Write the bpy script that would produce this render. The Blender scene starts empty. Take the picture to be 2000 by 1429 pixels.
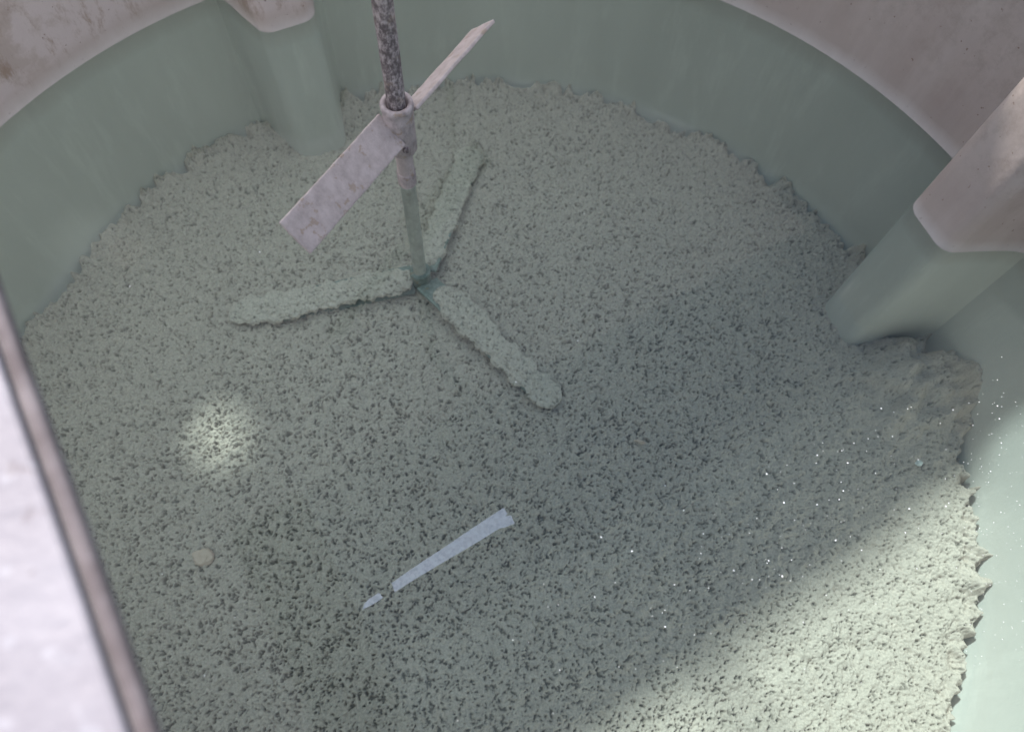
import bpy, bmesh, math, random
import numpy as np
from mathutils import Vector, Matrix, noise
random.seed(4); rng = np.random.default_rng(7)
S = bpy.context.scene; COL = S.collection
R = math.radians
# ---------------------------------------------------------------- helpers
def link(name, me, mat=None, parent=None, smooth=True):
    o = bpy.data.objects.new(name, me); COL.objects.link(o)
    if mat: me.materials.append(mat)
    if parent: o.parent = parent
    if smooth:
        me.polygons.foreach_set('use_smooth', [True]*len(me.polygons))
    return o
def obj(name, bm, mat, parent=None, smooth=True):
    me = bpy.data.meshes.new(name)
    bmesh.ops.recalc_face_normals(bm, faces=bm.faces)
    bm.to_mesh(me); bm.free()
    return link(name, me, mat, parent, smooth)
def empty(name, loc):
    o = bpy.data.objects.new(name, None); COL.objects.link(o); o.location = loc; return o
def tag(o, label=None, cat=None, group=None, kind=None):
    if label: o['label'] = label
    if cat: o['category'] = cat
    if group: o['group'] = group
    if kind: o['kind'] = kind
    return o
def lathe(bm, prof, n=48, c=(0, 0, 0), closed=False):
    rings = []
    for r, z in prof:
        rings.append([bm.verts.new((c[0]+r*math.cos(2*math.pi*i/n), c[1]+r*math.sin(2*math.pi*i/n), c[2]+z)) for i in range(n)])
    m = len(rings)
    for k in range(m if closed else m-1):
        A, B = rings[k], rings[(k+1) % m]
        for i in range(n):
            bm.faces.new((A[i], A[(i+1) % n], B[(i+1) % n], B[i]))
    if not closed:
        bm.faces.new(rings[0][::-1]); bm.faces.new(rings[-1])
# ---------------------------------------------------------------- camera geometry
TILT, ROLL, CZ = R(25), math.atan2(60, 675), 1.2
F = 1450.0
M = Matrix.Rotation(TILT, 3, 'X') @ Matrix.Rotation(ROLL, 3, 'Z')
CAM = Vector((0, 0, CZ))
def at(px, py, z):
    d = M @ Vector((px-1000, 714.5-py, -F))
    return CAM + d*((z-CZ)/d.z)
cam = bpy.data.cameras.new('camera'); co = bpy.data.objects.new('camera', cam); COL.objects.link(co)
co.matrix_world = Matrix.Translation(CAM) @ M.to_4x4()
cam.sensor_width = 36; cam.lens = F/2000*36; cam.clip_start = .02; cam.clip_end = 200
cam.dof.use_dof = True; cam.dof.focus_distance = 1.35; cam.dof.aperture_fstop = 2.8
S.camera = co
TC = Vector((-.0576, .5376, 0)); TR = 1.115; SED = -.4
AV = Vector((.573, -.82, 0)).normalized(); BV = Vector((-AV.y, AV.x, 0))
# ---------------------------------------------------------------- materials
def newmat(name):
    m = bpy.data.materials.new(name); m.use_nodes = True
    nt = m.node_tree; nt.nodes.clear()
    out = nt.nodes.new('ShaderNodeOutputMaterial'); return m, nt, out
def N(nt, t, **kw):
    n = nt.nodes.new(t)
    for k, v in kw.items():
        if k in n.inputs: n.inputs[k].default_value = v
        else: setattr(n, k, v)
    return n
def noise_n(nt, scale, detail=4, rough=.6, sc=(1, 1, 1), off=(0, 0, 0)):
    g = N(nt, 'ShaderNodeNewGeometry'); mp = N(nt, 'ShaderNodeMapping')
    mp.inputs['Scale'].default_value = sc; mp.inputs['Location'].default_value = off
    nt.links.new(g.outputs['Position'], mp.inputs['Vector'])
    n = N(nt, 'ShaderNodeTexNoise'); n.inputs['Scale'].default_value = scale
    n.inputs['Detail'].default_value = detail; n.inputs['Roughness'].default_value = rough
    nt.links.new(mp.outputs['Vector'], n.inputs['Vector']); return n.outputs['Fac']
def ramp(nt, src, stops):
    r = N(nt, 'ShaderNodeValToRGB'); e = r.color_ramp.elements
    while len(e) < len(stops): e.new(.5)
    for i, (p, c) in enumerate(stops):
        e[i].position = p; e[i].color = (c, c, c, 1) if isinstance(c, (int, float)) else (*c, 1)
    nt.links.new(src, r.inputs['Fac']); return r.outputs['Color']
def mix(nt, fac, a, b, mode='MIX'):
    m = N(nt, 'ShaderNodeMix'); m.data_type = 'RGBA'; m.blend_type = mode
    def put(sock, v):
        if isinstance(v, tuple): sock.default_value = (*v, 1)
        elif isinstance(v, (int, float)): sock.default_value = v if sock.type == 'VALUE' else (v, v, v, 1)
        else: nt.links.new(v, sock)
    put(m.inputs[0], fac); put(m.inputs[6], a); put(m.inputs[7], b)
    return m.outputs[2]
def finish(nt, out, col, rough=.5, bump=None, bs=.3, bd=.002, spec=.5, metal=0):
    p = N(nt, 'ShaderNodeBsdfPrincipled')
    if isinstance(col, tuple): p.inputs['Base Color'].default_value = (*col, 1)
    else: nt.links.new(col, p.inputs['Base Color'])
    if isinstance(rough, (int, float)): p.inputs['Roughness'].default_value = rough
    else: nt.links.new(rough, p.inputs['Roughness'])
    p.inputs['Specular IOR Level'].default_value = spec; p.inputs['Metallic'].default_value = metal
    if bump is not None:
        b = N(nt, 'ShaderNodeBump'); b.inputs['Strength'].default_value = bs; b.inputs['Distance'].default_value = bd
        nt.links.new(bump, b.inputs['Height']); nt.links.new(b.outputs['Normal'], p.inputs['Normal'])
    nt.links.new(p.outputs[0], out.inputs['Surface']); return p
def height_fac(nt, stops, lo=-.1, hi=.1, wob=-.05, scale=14):
    g = N(nt, 'ShaderNodeNewGeometry'); sx = N(nt, 'ShaderNodeSeparateXYZ'); nt.links.new(g.outputs['Position'], sx.inputs[0])
    ad = N(nt, 'ShaderNodeMath', operation='MULTIPLY_ADD'); nt.links.new(noise_n(nt, scale, 5), ad.inputs[0]); ad.inputs[1].default_value = wob
    nt.links.new(sx.outputs['Z'], ad.inputs[2])
    mr = N(nt, 'ShaderNodeMapRange'); nt.links.new(ad.outputs[0], mr.inputs[0]); mr.inputs[1].default_value = lo; mr.inputs[2].default_value = hi
    return ramp(nt, mr.outputs[0], stops)

def wall_material():
    m, nt, out = newmat('moulded_plastic')
    base = mix(nt, ramp(nt, noise_n(nt, 3.0, 5), [(.35, 0.), (.7, 1.)]), (.42, .35, .315), (.50, .43, .385))
    streak = ramp(nt, noise_n(nt, 9, 5, .65, (1, 1, .12)), [(.48, 0.), (.70, .45)])
    c = mix(nt, streak, base, (.57, .51, .47))
    dirt = ramp(nt, noise_n(nt, 20, 7, .75), [(.46, 0.), (.66, .55)])
    dirt2 = mix(nt, height_fac(nt, [(.36, 0.), (.55, 1.)], -.3, .4, -.2, 5), 0.0, dirt)
    c = mix(nt, dirt2, c, (.32, .26, .22))
    # chalk and rust stains, on the left of the tank
    g = N(nt, 'ShaderNodeNewGeometry'); sx = N(nt, 'ShaderNodeSeparateXYZ'); nt.links.new(g.outputs['Position'], sx.inputs[0])
    mr = N(nt, 'ShaderNodeMapRange'); nt.links.new(sx.outputs['X'], mr.inputs[0]); mr.inputs[1].default_value = .1; mr.inputs[2].default_value = -.3
    blot = ramp(nt, noise_n(nt, 5, 7, .68, off=(4, 4, 1)), [(.43, 0.), (.50, .65)])
    blot = mix(nt, mr.outputs[0], 0.0, blot)
    c = mix(nt, mix(nt, height_fac(nt, [(.40, 0.), (.45, 1.)], -.3, .4, -.08, 5), 0.0, blot), c, (.62, .55, .53))
    rust = mix(nt, mr.outputs[0], 0.0, ramp(nt, noise_n(nt, 13, 7, .75, (1, 1, .4), off=(1, 6, 2)), [(.51, 0.), (.61, .7)]))
    c = mix(nt, mix(nt, height_fac(nt, [(.42, 0.), (.47, 1.)], -.3, .4, -.03, 5), 0.0, rust), c, (.27, .19, .13))
    speck = ramp(nt, noise_n(nt, 85, 2, .5, off=(3, 1, 2)), [(.71, 0.), (.75, .75)])
    c = mix(nt, speck, c, (.20, .13, .10))
    tide = height_fac(nt, [(.16, 0.), (.36, .16), (.46, .10), (.70, 0.)], -.1, .1, -.07, 11)
    c = mix(nt, tide, c, (.56, .52, .48))
    # wall paler below the waterline: the water's milky haze put into its colour
    green = height_fac(nt, [(.18, 1.), (.46, .45), (.60, 0.)], -.1, .1, -.03, 9)
    haze_col = mix(nt, ramp(nt, noise_n(nt, 4, 5, .6, (1, 1, .3)), [(.35, 0.), (.65, 1.)]), (.70, .68, .655), (.78, .755, .73))
    scr = ramp(nt, noise_n(nt, 16, 6, .7, (1, 1, .2), off=(2, 7, 1)), [(.54, 0.), (.72, .6)])
    haze_col = mix(nt, scr, haze_col, (.88, .85, .82))
    c = mix(nt, green, c, haze_col)
    finish(nt, out, c, .5, noise_n(nt, 60, 5), .4, .002, .35)
    return m
def sediment_material(name, tint=(.62, .53, .475), pitc=(.27, .235, .21)):
    m, nt, out = newmat(name)
    at_ = N(nt, 'ShaderNodeAttribute', attribute_name='pit')
    v = ramp(nt, noise_n(nt, 5, 4), [(.3, 0.), (.7, 1.)])
    base = mix(nt, v, tint, tuple(min(1, t*1.08) for t in tint))
    fine = ramp(nt, noise_n(nt, 240, 4, .75), [(.32, 0.), (.6, 1.)])
    base = mix(nt, fine, tuple(t*.76 for t in tint), base)
    spk = ramp(nt, noise_n(nt, 190, 2, .5, off=(5, 5, 5)), [(.70, 0.), (.75, .5)])
    base = mix(nt, spk, base, (.82, .75, .69))
    c = mix(nt, at_.outputs['Fac'], base, pitc)  # pits also darkened in the colour, adding to their own shade
    finish(nt, out, c, .9, noise_n(nt, 320, 4, .7), .3, .002, .15)
    return m
def metal_material(name, dark, light, lo, hi, scale=90, rough=.7, rustf=.75):
    m, nt, out = newmat(name)
    c = mix(nt, ramp(nt, noise_n(nt, scale, 6, .7, (1, 1, .6)), [(lo, 0.), (hi, 1.)]), dark, light)
    rust = ramp(nt, noise_n(nt, 38, 5, .65, off=(9, 2, 4)), [(.58, 0.), (.64, rustf)])
    c = mix(nt, rust, c, (.36, .27, .19))
    finish(nt, out, c, rough, noise_n(nt, 260, 4), .5, .002, .3)
    return m
m_wall = wall_material()
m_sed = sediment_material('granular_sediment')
m_crust = sediment_material('sediment_crust', (.69, .60, .54), (.30, .265, .235))
m_shaft = metal_material('crusted_shaft', (.14, .115, .115), (.48, .42, .41), .44, .62, 150, .7, .3)
m_hub = metal_material('chalky_hub', (.32, .275, .265), (.52, .455, .44), .36, .58, 60)
m_blade = metal_material('chalky_blade', (.43, .37, .345), (.57, .50, .475), .35, .62, 50, .7, .65)
m_under = metal_material('submerged_metal', (.18, .22, .21), (.36, .39, .37), .35, .65, 60)
m_pale = metal_material('submerged_scale', (.54, .53, .51), (.74, .71, .68), .35, .6, 60, .6, .2)

# water
m_water, nt, out = newmat('teal_water')
tr = N(nt, 'ShaderNodeBsdfTransparent'); tr.inputs[0].default_value = (.825, .955, .915, 1)
df = N(nt, 'ShaderNodeBsdfDiffuse'); df.inputs[0].default_value = (.56, .68, .64, 1)
gl = N(nt, 'ShaderNodeBsdfGlossy'); gl.inputs['Roughness'].default_value = .06
fr = N(nt, 'ShaderNodeFresnel'); fr.inputs['IOR'].default_value = 1.34
bp = N(nt, 'ShaderNodeBump'); bp.inputs['Strength'].default_value = .05; bp.inputs['Distance'].default_value = .01
nt.links.new(noise_n(nt, 5, 2), bp.inputs['Height']); nt.links.new(bp.outputs[0], gl.inputs['Normal'])
m1 = N(nt, 'ShaderNodeMixShader'); m1.inputs[0].default_value = .03
nt.links.new(tr.outputs[0], m1.inputs[1]); nt.links.new(df.outputs[0], m1.inputs[2])
m2 = N(nt, 'ShaderNodeMixShader'); nt.links.new(fr.outputs[0], m2.inputs[0])
nt.links.new(m1.outputs[0], m2.inputs[1]); nt.links.new(gl.outputs[0], m2.inputs[2])
nt.links.new(m2.outputs[0], out.inputs['Surface'])

# translucent, weathered plastic sheet: lets soft light through
m_lid, nt, out = newmat('translucent_cover_sheet')
dl = N(nt, 'ShaderNodeBsdfDiffuse'); tl = N(nt, 'ShaderNodeBsdfTranslucent')
dl.inputs[0].default_value = (.86, .82, .83, 1)
tl.inputs[0].default_value = (1, .965, .95, 1)
ml = N(nt, 'ShaderNodeMixShader'); ml.inputs[0].default_value = .76
nt.links.new(dl.outputs[0], ml.inputs[1]); nt.links.new(tl.outputs[0], ml.inputs[2]); nt.links.new(ml.outputs[0], out.inputs['Surface'])
m_frame, nt, out = newmat('white_frame_board')
fc = mix(nt, ramp(nt, noise_n(nt, 12, 5), [(.35, 0.), (.65, 1.)]), (.44, .395, .405), (.52, .475, .485))
fc = mix(nt, ramp(nt, noise_n(nt, 60, 3, .5, off=(2, 2, 2)), [(.62, 0.), (.68, .7)]), fc, (.62, .58, .59))
fc = mix(nt, ramp(nt, noise_n(nt, 50, 3, .5, off=(7, 2, 2)), [(.65, 0.), (.71, .5)]), fc, (.22, .16, .15))
finish(nt, out, fc, .45, noise_n(nt, 40, 3), .6, .004, .3)
m_gask, nt, out = newmat('pale_gasket'); finish(nt, out, (.44, .37, .365), .7, spec=.2)
m_rim, nt, out = newmat('grimy_rim')
finish(nt, out, mix(nt, ramp(nt, noise_n(nt, 25, 5), [(.4, 0.), (.65, 1.)]), (.20, .165, .16), (.32, .275, .27)), .7, spec=.2)
m_con, nt, out = newmat('concrete')
finish(nt, out, mix(nt, noise_n(nt, 4, 6), (.26, .25, .24), (.38, .37, .35)), .9)
m_reflection, nt, out = newmat('painted_reflection')  # pale see-through colour standing in for a reflection on the water
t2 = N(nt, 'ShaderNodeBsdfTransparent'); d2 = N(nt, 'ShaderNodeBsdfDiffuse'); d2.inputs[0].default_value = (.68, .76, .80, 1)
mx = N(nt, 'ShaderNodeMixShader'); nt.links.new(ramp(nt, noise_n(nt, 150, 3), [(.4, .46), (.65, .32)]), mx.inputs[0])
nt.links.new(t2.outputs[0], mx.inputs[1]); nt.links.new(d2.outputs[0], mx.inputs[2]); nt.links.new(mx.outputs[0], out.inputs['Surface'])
m_fleck, nt, out = newmat('white_fleck'); finish(nt, out, (.84, .87, .86), .4)
m_peb, nt, out = newmat('pebble'); finish(nt, out, mix(nt, noise_n(nt, 60, 4), (.64, .48, .40), (.78, .62, .53)), .8, noise_n(nt, 90, 3), .5)

# ---------------------------------------------------------------- ground
bm = bmesh.new()
v = [bm.verts.new(p) for p in ((-60, -60, -.55), (60, -60, -.55), (60, 60, -.55), (-60, 60, -.55))]; bm.faces.new(v)
tag(obj('ground', bm, m_con), kind='structure')

# ---------------------------------------------------------------- tank
tank = tag(empty('tank', (TC.x, TC.y, -.54)), 'large round beige plastic tank holding teal water above a grey bed', 'tank')
bm = bmesh.new()
off = (0, 0, .54)
prof = [(TR+.025, -.50), (TR+.025, .37), (TR+.032, .385), (TR+.030, .400), (TR+.006, .400), (TR+.001, .385), (TR, .34), (TR, .1), (TR, -.1), (TR, -.27),
        (TR, -.34), (TR, -.44), (TR-.03, -.49), (TR-.2, -.51), (.01, -.51), (.01, -.53), (TR, -.53)]
lathe(bm, prof, 256, off, closed=True)
obj('wall', bm, m_wall, tank)
def rib(az):
    bm = bmesh.new(); ri = .60*1.6-.015
    pts = [(-.145, TR+.02), (-.105, TR-.02), (-.060, ri), (.060, ri), (.105, TR-.02), (.145, TR+.02)]
    def P(t, r, z, k):
        r2 = r - k*.012
        return (r2*math.cos(az) - t*math.sin(az), r2*math.sin(az) + t*math.cos(az), z+.54)
    lo = [bm.verts.new(P(t, r, -.5, 1 if i in (2, 3) else 0)) for i, (t, r) in enumerate(pts)]
    hi = [bm.verts.new(P(t, r, .375, -1 if i in (2, 3) else 0)) for i, (t, r) in enumerate(pts)]
    for i in range(5): bm.faces.new((lo[i], lo[i+1], hi[i+1], hi[i]))
    bm.faces.new(hi)
    es = [e for e in bm.edges if {e.verts[0], e.verts[1]} in [{lo[i], hi[i]} for i in (1, 2, 3, 4)] or ({e.verts[0], e.verts[1]} in [{hi[i], hi[i+1]} for i in range(5)])]
    bmesh.ops.bevel(bm, geom=es, offset=.026, segments=7, profile=.5, affect='EDGES')
    return obj('baffle', bm, m_wall, tank)
for az in (122, 25.2): rib(R(az))

# ---------------------------------------------------------------- sediment bed
NN = 1500; L = 2.26; cell = L/(NN-1)
kx = np.fft.fftfreq(NN)[:, None]; ky = np.fft.fftfreq(NN)[None, :]; kk = kx**2+ky**2
def gn(mm):
    sig = mm/1000/cell
    a = np.fft.fft2(rng.standard_normal((NN, NN)))
    b = np.real(np.fft.ifft2(a*np.exp(-2*np.pi**2*sig**2*kk))); return (b-b.mean())/b.std()
def sm(a, b, x):
    t = np.clip((x-a)/(b-a), 0, 1); return t*t*(3-2*t)
g0 = gn(1.1); g1 = gn(1.6); g2 = gn(2.6); g3 = gn(4.6); g4 = gn(9); lo1 = gn(95); lo2 = gn(26)
xs = np.linspace(-L/2, L/2, NN); X, Y = np.meshgrid(xs, xs, indexing='ij')
rr = np.hypot(X, Y)
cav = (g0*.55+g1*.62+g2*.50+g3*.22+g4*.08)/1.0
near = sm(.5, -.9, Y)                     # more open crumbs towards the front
lit = sm(.45, 1.0, X-.55*Y)               # sun patch brightened in colour and relief: fewer, softer pits at front right
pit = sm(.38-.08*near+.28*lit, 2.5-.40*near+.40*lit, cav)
Z = SED + .004*lo1 + .0018*lo2 + .0019*g4 + .0013*g3 - .0015*cav*(1-.3*lit) - (.0054+.0026*near)*(1-.30*lit)*pit
bx, by = 1.035*math.cos(R(13.5)), 1.035*math.sin(R(13.5))
bank = np.exp(-(((X-bx)/.12)**2+((Y-by)/.12)**2)**1.6)
Z += .085*bank + bank*(.008*g4+.014*lo2)
Z += .028*np.exp(-(((X-1.08)/.16)**2+((Y+.10)/.35)**2))
Z += .016*np.exp(-(((X+.19)/.30)**2+((Y-.41)/.30)**2))
wallz = sm(.06, 0, TR-rr)
Z += wallz*(.006*lo2+.0065*g4+.004*g3+.004)
# a thin crumbly gap where the bed shrinks away from the wall
Z -= .05*sm(-.003, .006, rr-(TR-.009+.004*g4+.003*g3+.003*lo2))
idx = np.arange(NN*NN).reshape(NN, NN)
q = np.stack([idx[:-1, :-1], idx[1:, :-1], idx[1:, 1:], idx[:-1, 1:]], -1)
msk = rr[:-1, :-1] < TR+.006
q = q[msk].reshape(-1, 4)
used, inv = np.unique(q, return_inverse=True); q = inv.reshape(-1, 4)
co3 = np.stack([X.ravel()[used], Y.ravel()[used], Z.ravel()[used]], -1).astype(np.float32)
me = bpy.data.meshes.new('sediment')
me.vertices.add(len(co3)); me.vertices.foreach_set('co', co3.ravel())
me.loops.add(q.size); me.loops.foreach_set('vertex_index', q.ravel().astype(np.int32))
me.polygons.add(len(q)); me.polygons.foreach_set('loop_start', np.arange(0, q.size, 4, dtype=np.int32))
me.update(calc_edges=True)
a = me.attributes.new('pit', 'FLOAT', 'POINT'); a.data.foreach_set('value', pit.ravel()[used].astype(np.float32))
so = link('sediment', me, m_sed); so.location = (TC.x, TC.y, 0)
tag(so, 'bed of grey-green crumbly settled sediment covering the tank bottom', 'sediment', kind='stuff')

# ---------------------------------------------------------------- water
bm = bmesh.new()
ring = [bm.verts.new(((TR+.008)*math.cos(2*math.pi*i/128), (TR+.008)*math.sin(2*math.pi*i/128), 0)) for i in range(128)]; bm.faces.new(ring)
wo = obj('water', bm, m_water, None, False); wo.location = (TC.x, TC.y, 0); tag(wo, kind='structure')

# ---------------------------------------------------------------- mixer
SX, SY = -.240, .940
mixer = tag(empty('mixer', (SX, SY, -.36)), 'chalk crusted mixing shaft with two stacked propellers standing in the tank', 'mixer')
O = .36
def cyl(name, r, z0, z1, mat, parent=mixer, n=40, bev=.002):
    bm = bmesh.new(); k = 40
    prof = [(r-bev, z0), (r, z0+bev)] + [(r, z0+bev+(z1-z0-2*bev)*i/k) for i in range(1, k)] + [(r, z1-bev), (r-bev, z1)]
    lathe(bm, prof, n, (0, 0, O))
    for v in bm.verts:
        w = noise.noise(Vector(v.co)*45)*.0005
        d = Vector((v.co.x, v.co.y, 0))
        if d.length > 1e-4: v.co += d.normalized()*w
    return obj(name, bm, mat, parent)
cyl('shaft', .0165, .18, 1.55, m_shaft)
cyl('sleeve', .0165, .034, .120, m_blade)
cyl('collar', .0185, .004, .040, m_hub)
cyl('lower_shaft', .0155, -.335, .008, m_pale)
bm = bmesh.new()
lathe(bm, [(.016, .100), (.0250, .102), (.0275, .108), (.0275, .178), (.0281, .182), (.0281, .190), (.0275, .194), (.0275, .204), (.0292, .208), (.0298, .213), (.0288, .218), (.026, .220), (.0212, .219), (.0195, .215), (.0172, .206)], 48, (0, 0, O))
for v in bm.verts:
    v.co += Vector((v.co.x, v.co.y, 0)).normalized()*noise.noise(v.co*70)*.0010
hub = obj('hub', bm, m_hub, mixer)
bm = bmesh.new()
bmesh.ops.create_cone(bm, cap_ends=True, segments=6, radius1=.006, radius2=.006, depth=.008, matrix=Matrix.Translation((.012, -.0268, O+.130)) @ Matrix.Rotation(R(90), 4, 'X'))
obj('set_screw', bm, m_shaft, hub, False)
def blade(name, ang, z, r0, r1, w, pitch, mat, th=.006, parent=mixer, droop=0):
    e = Vector((math.cos(ang), math.sin(ang), 0)); t = Vector((-math.sin(ang), math.cos(ang), 0))
    wd = t*math.cos(pitch)+Vector((0, 0, 1))*math.sin(pitch); nn = e.cross(wd)
    bm = bmesh.new(); nu, nv = 40, 12; top = []; bot = []
    for i in range(nu+1):
        f = i/nu; rad = r0+(r1-r0)*f
        ww = w
        A = []; B = []
        for j in range(nv+1):
            s = j/nv-.5
            p = e*(rad+(noise.noise(Vector((s*40, ang, 1)))*.0015 if i == nu else 0))+wd*(s*ww+(noise.noise(Vector((f*25, s, ang)))*.0008 if j in (0, nv) else 0))+Vector((0, 0, z+O-droop*f))
            h = noise.noise(p*30)*.0008
            A.append(bm.verts.new(p+nn*(th/2+h))); B.append(bm.verts.new(p-nn*(th/2-h)))
        top.append(A); bot.append(B)
    for i in range(nu):
        for j in range(nv):
            bm.faces.new((top[i][j], top[i+1][j], top[i+1][j+1], top[i][j+1]))
            bm.faces.new((bot[i][j], bot[i][j+1], bot[i+1][j+1], bot[i+1][j]))
        bm.faces.new((top[i][0], bot[i][0], bot[i+1][0], top[i+1][0])); bm.faces.new((top[i][nv], top[i+1][nv], bot[i+1][nv], bot[i][nv]))
    for j in range(nv):
        bm.faces.new((top[0][j], top[0][j+1], bot[0][j+1], bot[0][j])); bm.faces.new((top[nu][j], bot[nu][j], bot[nu][j+1], top[nu][j+1]))
    o = obj(name, bm, mat, parent)
    md = o.modifiers.new('bevel', 'BEVEL'); md.width = .0015; md.segments = 2; md.limit_method = 'ANGLE'
    return o
UA = R(243.5)
b = blade('blade', UA, .172, .022, .298, .070, R(-44), m_blade, .007); b['label'] = 'broad face-on pale upper blade'
b = blade('blade', UA+math.pi, .175, .022, .283, .070, R(-44), m_blade, .007); b['label'] = 'edge-on pale upper blade pointing away'
cyl('lower_hub', .025, -.375, -.322, m_under)
def crust(ang, Ln, parent, seed, z0, r0):
    e = Vector((math.cos(ang), math.sin(ang), 0)); t = Vector((-math.sin(ang), math.cos(ang), 0))
    nu, nv = 300, 100; bm = bmesh.new(); rows = []; pits = []
    for i in range(nu+1):
        f = i/nu; rad = r0+Ln*f
        endc = math.sqrt(max(0, 1-((f-.86)/.14)**2)) if f > .86 else (math.sqrt(max(0, 1-((.12-f)/.12)**2)) if f < .12 else 1)
        wv = noise.noise(Vector((f*5+seed, seed*2.1, 0)))
        wv2 = noise.noise(Vector((f*14+seed, seed*1.1, 3)))
        wv3 = noise.noise(Vector((f*30+seed, seed*4.1, 7)))
        hw = (.032+.008*f+.008*wv+.009*wv2+.005*wv3)*(.12+.88*endc)
        hh = (.012+.003*wv+.004*wv2)*(.1+.9*endc)
        row = []
        for j in range(nv+1):
            th = -.35 + (math.pi+.7)*j/nv
            c, s = math.cos(th), math.sin(th)
            if s < 0: s *= 2.0
            p = e*rad + t*(c*hw + .006*wv) + Vector((0, 0, z0 - .036*f + s*hh))
            q_ = p + Vector((seed*3.3, 0, 0))
            n1 = noise.noise(q_*240)*.6+noise.noise(q_*120)*.5+noise.noise(q_*60)*.25
            pt = min(1, max(0, (n1-.08)/.50))
            d = noise.noise(q_*30)*.005 + noise.noise(q_*75)*.005 + noise.noise(q_*160)*.003 - pt*.005
            nrm = (t*c+Vector((0, 0, s))).normalized()
            row.append(bm.verts.new(p+nrm*d*(.4+.6*endc)+Vector((0, 0, O)))); pits.append(pt)
        rows.append(row)
    for i in range(nu):
        for j in range(nv): bm.faces.new((rows[i][j], rows[i+1][j], rows[i+1][j+1], rows[i][j+1]))
        bm.faces.new((rows[i][nv], rows[i+1][nv], rows[i+1][0], rows[i][0]))
    o = obj('sediment_crust', bm, m_crust, parent)
    a = o.data.attributes.new('pit', 'FLOAT', 'POINT'); a.data.foreach_set('value', pits)
for k, (ang, ln, r0) in enumerate(((197, .46, .018), (79.5, .44, .03), (321, .45, .055))):
    bl = blade('blade', R(ang), -.358, .02, ln-.06, .070, R(-22), m_under, .006, droop=.034)
    bl['label'] = 'submerged lower blade buried under crumbly crust'
    crust(R(ang), ln-r0+.005, bl, 2.7*k+1, -.347, r0)

# ---------------------------------------------------------------- cover sheet with a square hatch opening
LZ = .75
lid = tag(empty('hatch_cover', (TC.x, TC.y, LZ)), 'whitish cover board with a grimy rim along the left of the opening', 'cover')
HA, HB = -1.655, -.315
a_br = [-2.3, HA-.14, HA+.14, -.70, 1.5]; b_br = [-1.35, -.46, -.165, 1.6]
def W(a_, b_, z=0): return AV*a_+BV*b_+Vector((-TC.x, -TC.y, z))
bm = bmesh.new(); cache = {}
def V(a_, b_):
    k = (round(a_, 4), round(b_, 4))
    if k not in cache: cache[k] = bm.verts.new(W(a_, b_))
    return cache[k]
for i in range(4):
    for j in range(3):
        if j == 2 and i == 3: continue
        a0, a1, b0, b1 = a_br[i], a_br[i+1], b_br[j], b_br[j+1]
        cs = [V(a0, b0), V(a1, b0), V(a1, b1), V(a0, b1)]
        if i == 1 and j == 1:
            n = 32; ring = []
            for k in range(n):
                th = 2*math.pi*k/n + math.pi*1.25
                ring.append(bm.verts.new(W(HA+.060*math.cos(th), HB+.056*math.sin(th))))
            for s in range(4):
                for k in range(8):
                    bm.faces.new((cs[s], ring[(s*8+k) % n], ring[(s*8+k+1) % n]))
                bm.faces.new((cs[s], ring[(s*8+8) % n], cs[(s+1) % 4]))
        else: bm.faces.new(cs)
po = obj('panel', bm, m_lid, lid, False)
def strip_mesh(name, prof, a0, a1, mat):
    bm = bmesh.new(); n = 60; rows = []
    for i in range(n+1):
        aa = a0+(a1-a0)*i/n
        rows.append([bm.verts.new(W(aa, bb+noise.noise(Vector((aa*6, bb*3, 1)))*.0012, zz)) for bb, zz in prof])
    m_ = len(prof)
    for i in range(n):
        for j in range(m_): bm.faces.new((rows[i][j], rows[i+1][j], rows[i+1][(j+1) % m_], rows[i][(j+1) % m_]))
    bm.faces.new(rows[0]); bm.faces.new(rows[-1][::-1])
    return obj(name, bm, mat, lid, False)
strip_mesh('frame_board', [(-.36, .002), (-.1655, .002), (-.1655, .010), (-.1675, .012), (-.36, .012)], -.70, 1.5, m_frame)
strip_mesh('hatch_rim', [(-.1630, -.006), (-.157, -.006), (-.1535, -.003), (-.1535, .007), (-.155, .009), (-.157, .009), (-.1585, .006), (-.1630, .006)], -.70, 1.5, m_rim)
for az_ in (100, 200, 250):
    bm = bmesh.new(); p = Vector((math.cos(R(az_)), math.sin(R(az_)), 0))*(TR+.018)
    lathe(bm, [(.010, -.350), (.010, -.004)], 20, (p.x, p.y, 0)); obj('support_post', bm, m_gask, lid)

# ---------------------------------------------------------------- small floating and lying things
def flat(name, pts, z, th, mat, label, cat, group=None):
    P = [at(x, y, z) for x, y in pts]; c = sum(P, Vector())/len(P)
    bm = bmesh.new(); lo_ = [bm.verts.new(p-c) for p in P]; hi_ = [bm.verts.new(p-c+Vector((0, 0, th))) for p in P]
    bm.faces.new(hi_); bm.faces.new(lo_[::-1]); n = len(P)
    for i in range(n): bm.faces.new((lo_[i], lo_[(i+1) % n], hi_[(i+1) % n], hi_[i]))
    o = obj(name, bm, mat, None, False); o.location = c; return tag(o, label, cat, group)
flat('reflection_strip', [(765, 1138), (800, 1113), (870, 1067), (930, 1026), (984, 991), (991, 1003), (987, 1008), (998, 1006), (1005, 1022), (985, 1030), (975, 1032), (930, 1060), (865, 1098), (810, 1131), (771, 1156)],
     .002, .0008, m_reflection, 'long pale bluish reflection of an overhead gap, modelled as a strip on the foreground water', 'modelled reflection')  # reflection of a bright overhead gap, modelled as a thin pale sheet
flat('reflection_scrap', [(708, 1190), (712, 1178), (722, 1168), (740, 1157), (748, 1166), (744, 1170), (728, 1180)],
     .002, .0008, m_reflection, 'small pale pointed piece of modelled reflection beyond the lower end of the long strip', 'modelled reflection scrap')
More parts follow.
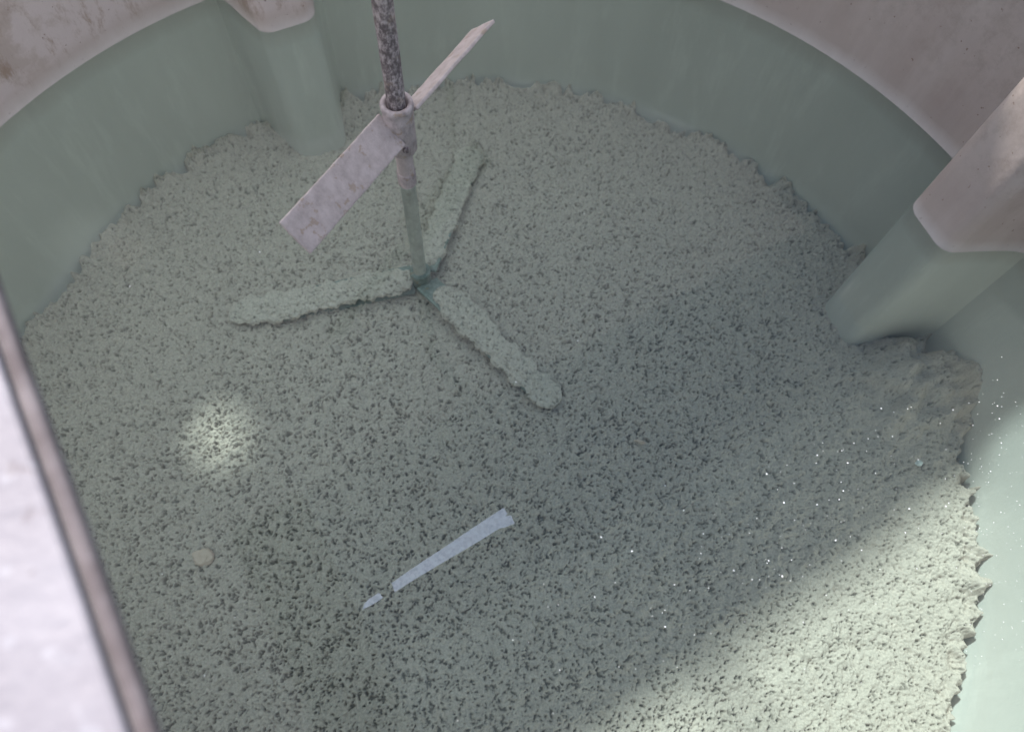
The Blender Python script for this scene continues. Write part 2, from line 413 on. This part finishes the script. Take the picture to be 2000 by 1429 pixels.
def lump(name, px, py, z, sx, sy, sz, rot, seed, mat, label, cat):
    bm = bmesh.new(); bmesh.ops.create_icosphere(bm, subdivisions=4, radius=1)
    for v in bm.verts:
        n_ = v.co.normalized(); v.co = n_*(1+.35*noise.noise(n_*1.6+Vector((seed, 0, 0)))+.15*noise.noise(n_*4+Vector((seed, 0, 0))))
        v.co = Vector((v.co.x*sx, v.co.y*sy, v.co.z*sz))
    o = obj(name, bm, mat); o.location = at(px, py, z); o.rotation_euler = (0, 0, rot); return tag(o, label, cat)
lump('pebble', 397, 1088, -.394, .022, .018, .007, .4, 3, m_peb, 'smooth tan pebble lying on the sediment at lower left', 'pebble')
lump('shell_fragment', 1795, 904, -.360, .008, .006, .005, .4, 8, m_fleck, 'tiny white shell fragment on the sediment near the right wall', 'fragment')
lump('pale_flake', 1250, 862, -.392, .012, .0035, .005, -.2, 5, m_peb, 'thin pale flake lying on the sediment right of the lower propeller', 'flake')
bm = bmesh.new()
def fleck(p, s):
    n = random.choice((3, 4, 5)); a0 = random.random()*6
    bm.faces.new([bm.verts.new(p+Vector((math.cos(a0+2*math.pi*k/n)*s*random.uniform(.4, 1.2), math.sin(a0+2*math.pi*k/n)*s*random.uniform(.4, 1.2), random.uniform(0, .0006)))) for k in range(n)])
for _ in range(220):
    if random.random() < .8:
        x = random.gauss(1560, 230); y = 1430-.52*(x-800)+random.gauss(0, 110)
    else: x = random.uniform(200, 1950); y = random.uniform(250, 1350)
    p = at(x, y, .0015)
    if (Vector((p.x, p.y, 0))-TC).length < TR-.02: fleck(p, random.choice((.0008, .0010, .0013, .0020)))
for _ in range(130):
    x = random.uniform(1880, 1999); y = random.uniform(760, 1300); p = at(x, y, .0015)
    if (Vector((p.x, p.y, 0))-TC).length < TR-.02: fleck(p, random.choice((.0008, .0010)))
tag(obj('floating_flecks', bm, m_fleck, None, False), 'scattered tiny white flecks and bubbles floating on the water', 'flecks', kind='stuff')

# ---------------------------------------------------------------- light
w = bpy.data.worlds.new('World'); S.world = w; w.use_nodes = True
nt = w.node_tree; bg = nt.nodes['Background']; sk = nt.nodes.new('ShaderNodeTexSky'); sk.sky_type = 'NISHITA'
D = AV*.866+BV*.078+Vector((0, 0, -1.15))
sk.sun_disc = False; sk.sun_elevation = math.atan2(1.15, .87); sk.sun_rotation = math.atan2(-D.x, -D.y)
nt.links.new(sk.outputs[0], bg.inputs[0]); bg.inputs[1].default_value = .15
sl = bpy.data.lights.new('sun', 'SUN'); sl.energy = 4.8; sl.angle = R(4.5); sl.color = (1, .955, .94)
sob = bpy.data.objects.new('sun', sl); COL.objects.link(sob); sob.rotation_euler = D.to_track_quat('-Z', 'Y').to_euler()
S.view_settings.view_transform = 'Standard'; S.view_settings.look = 'None'; S.view_settings.exposure = 0
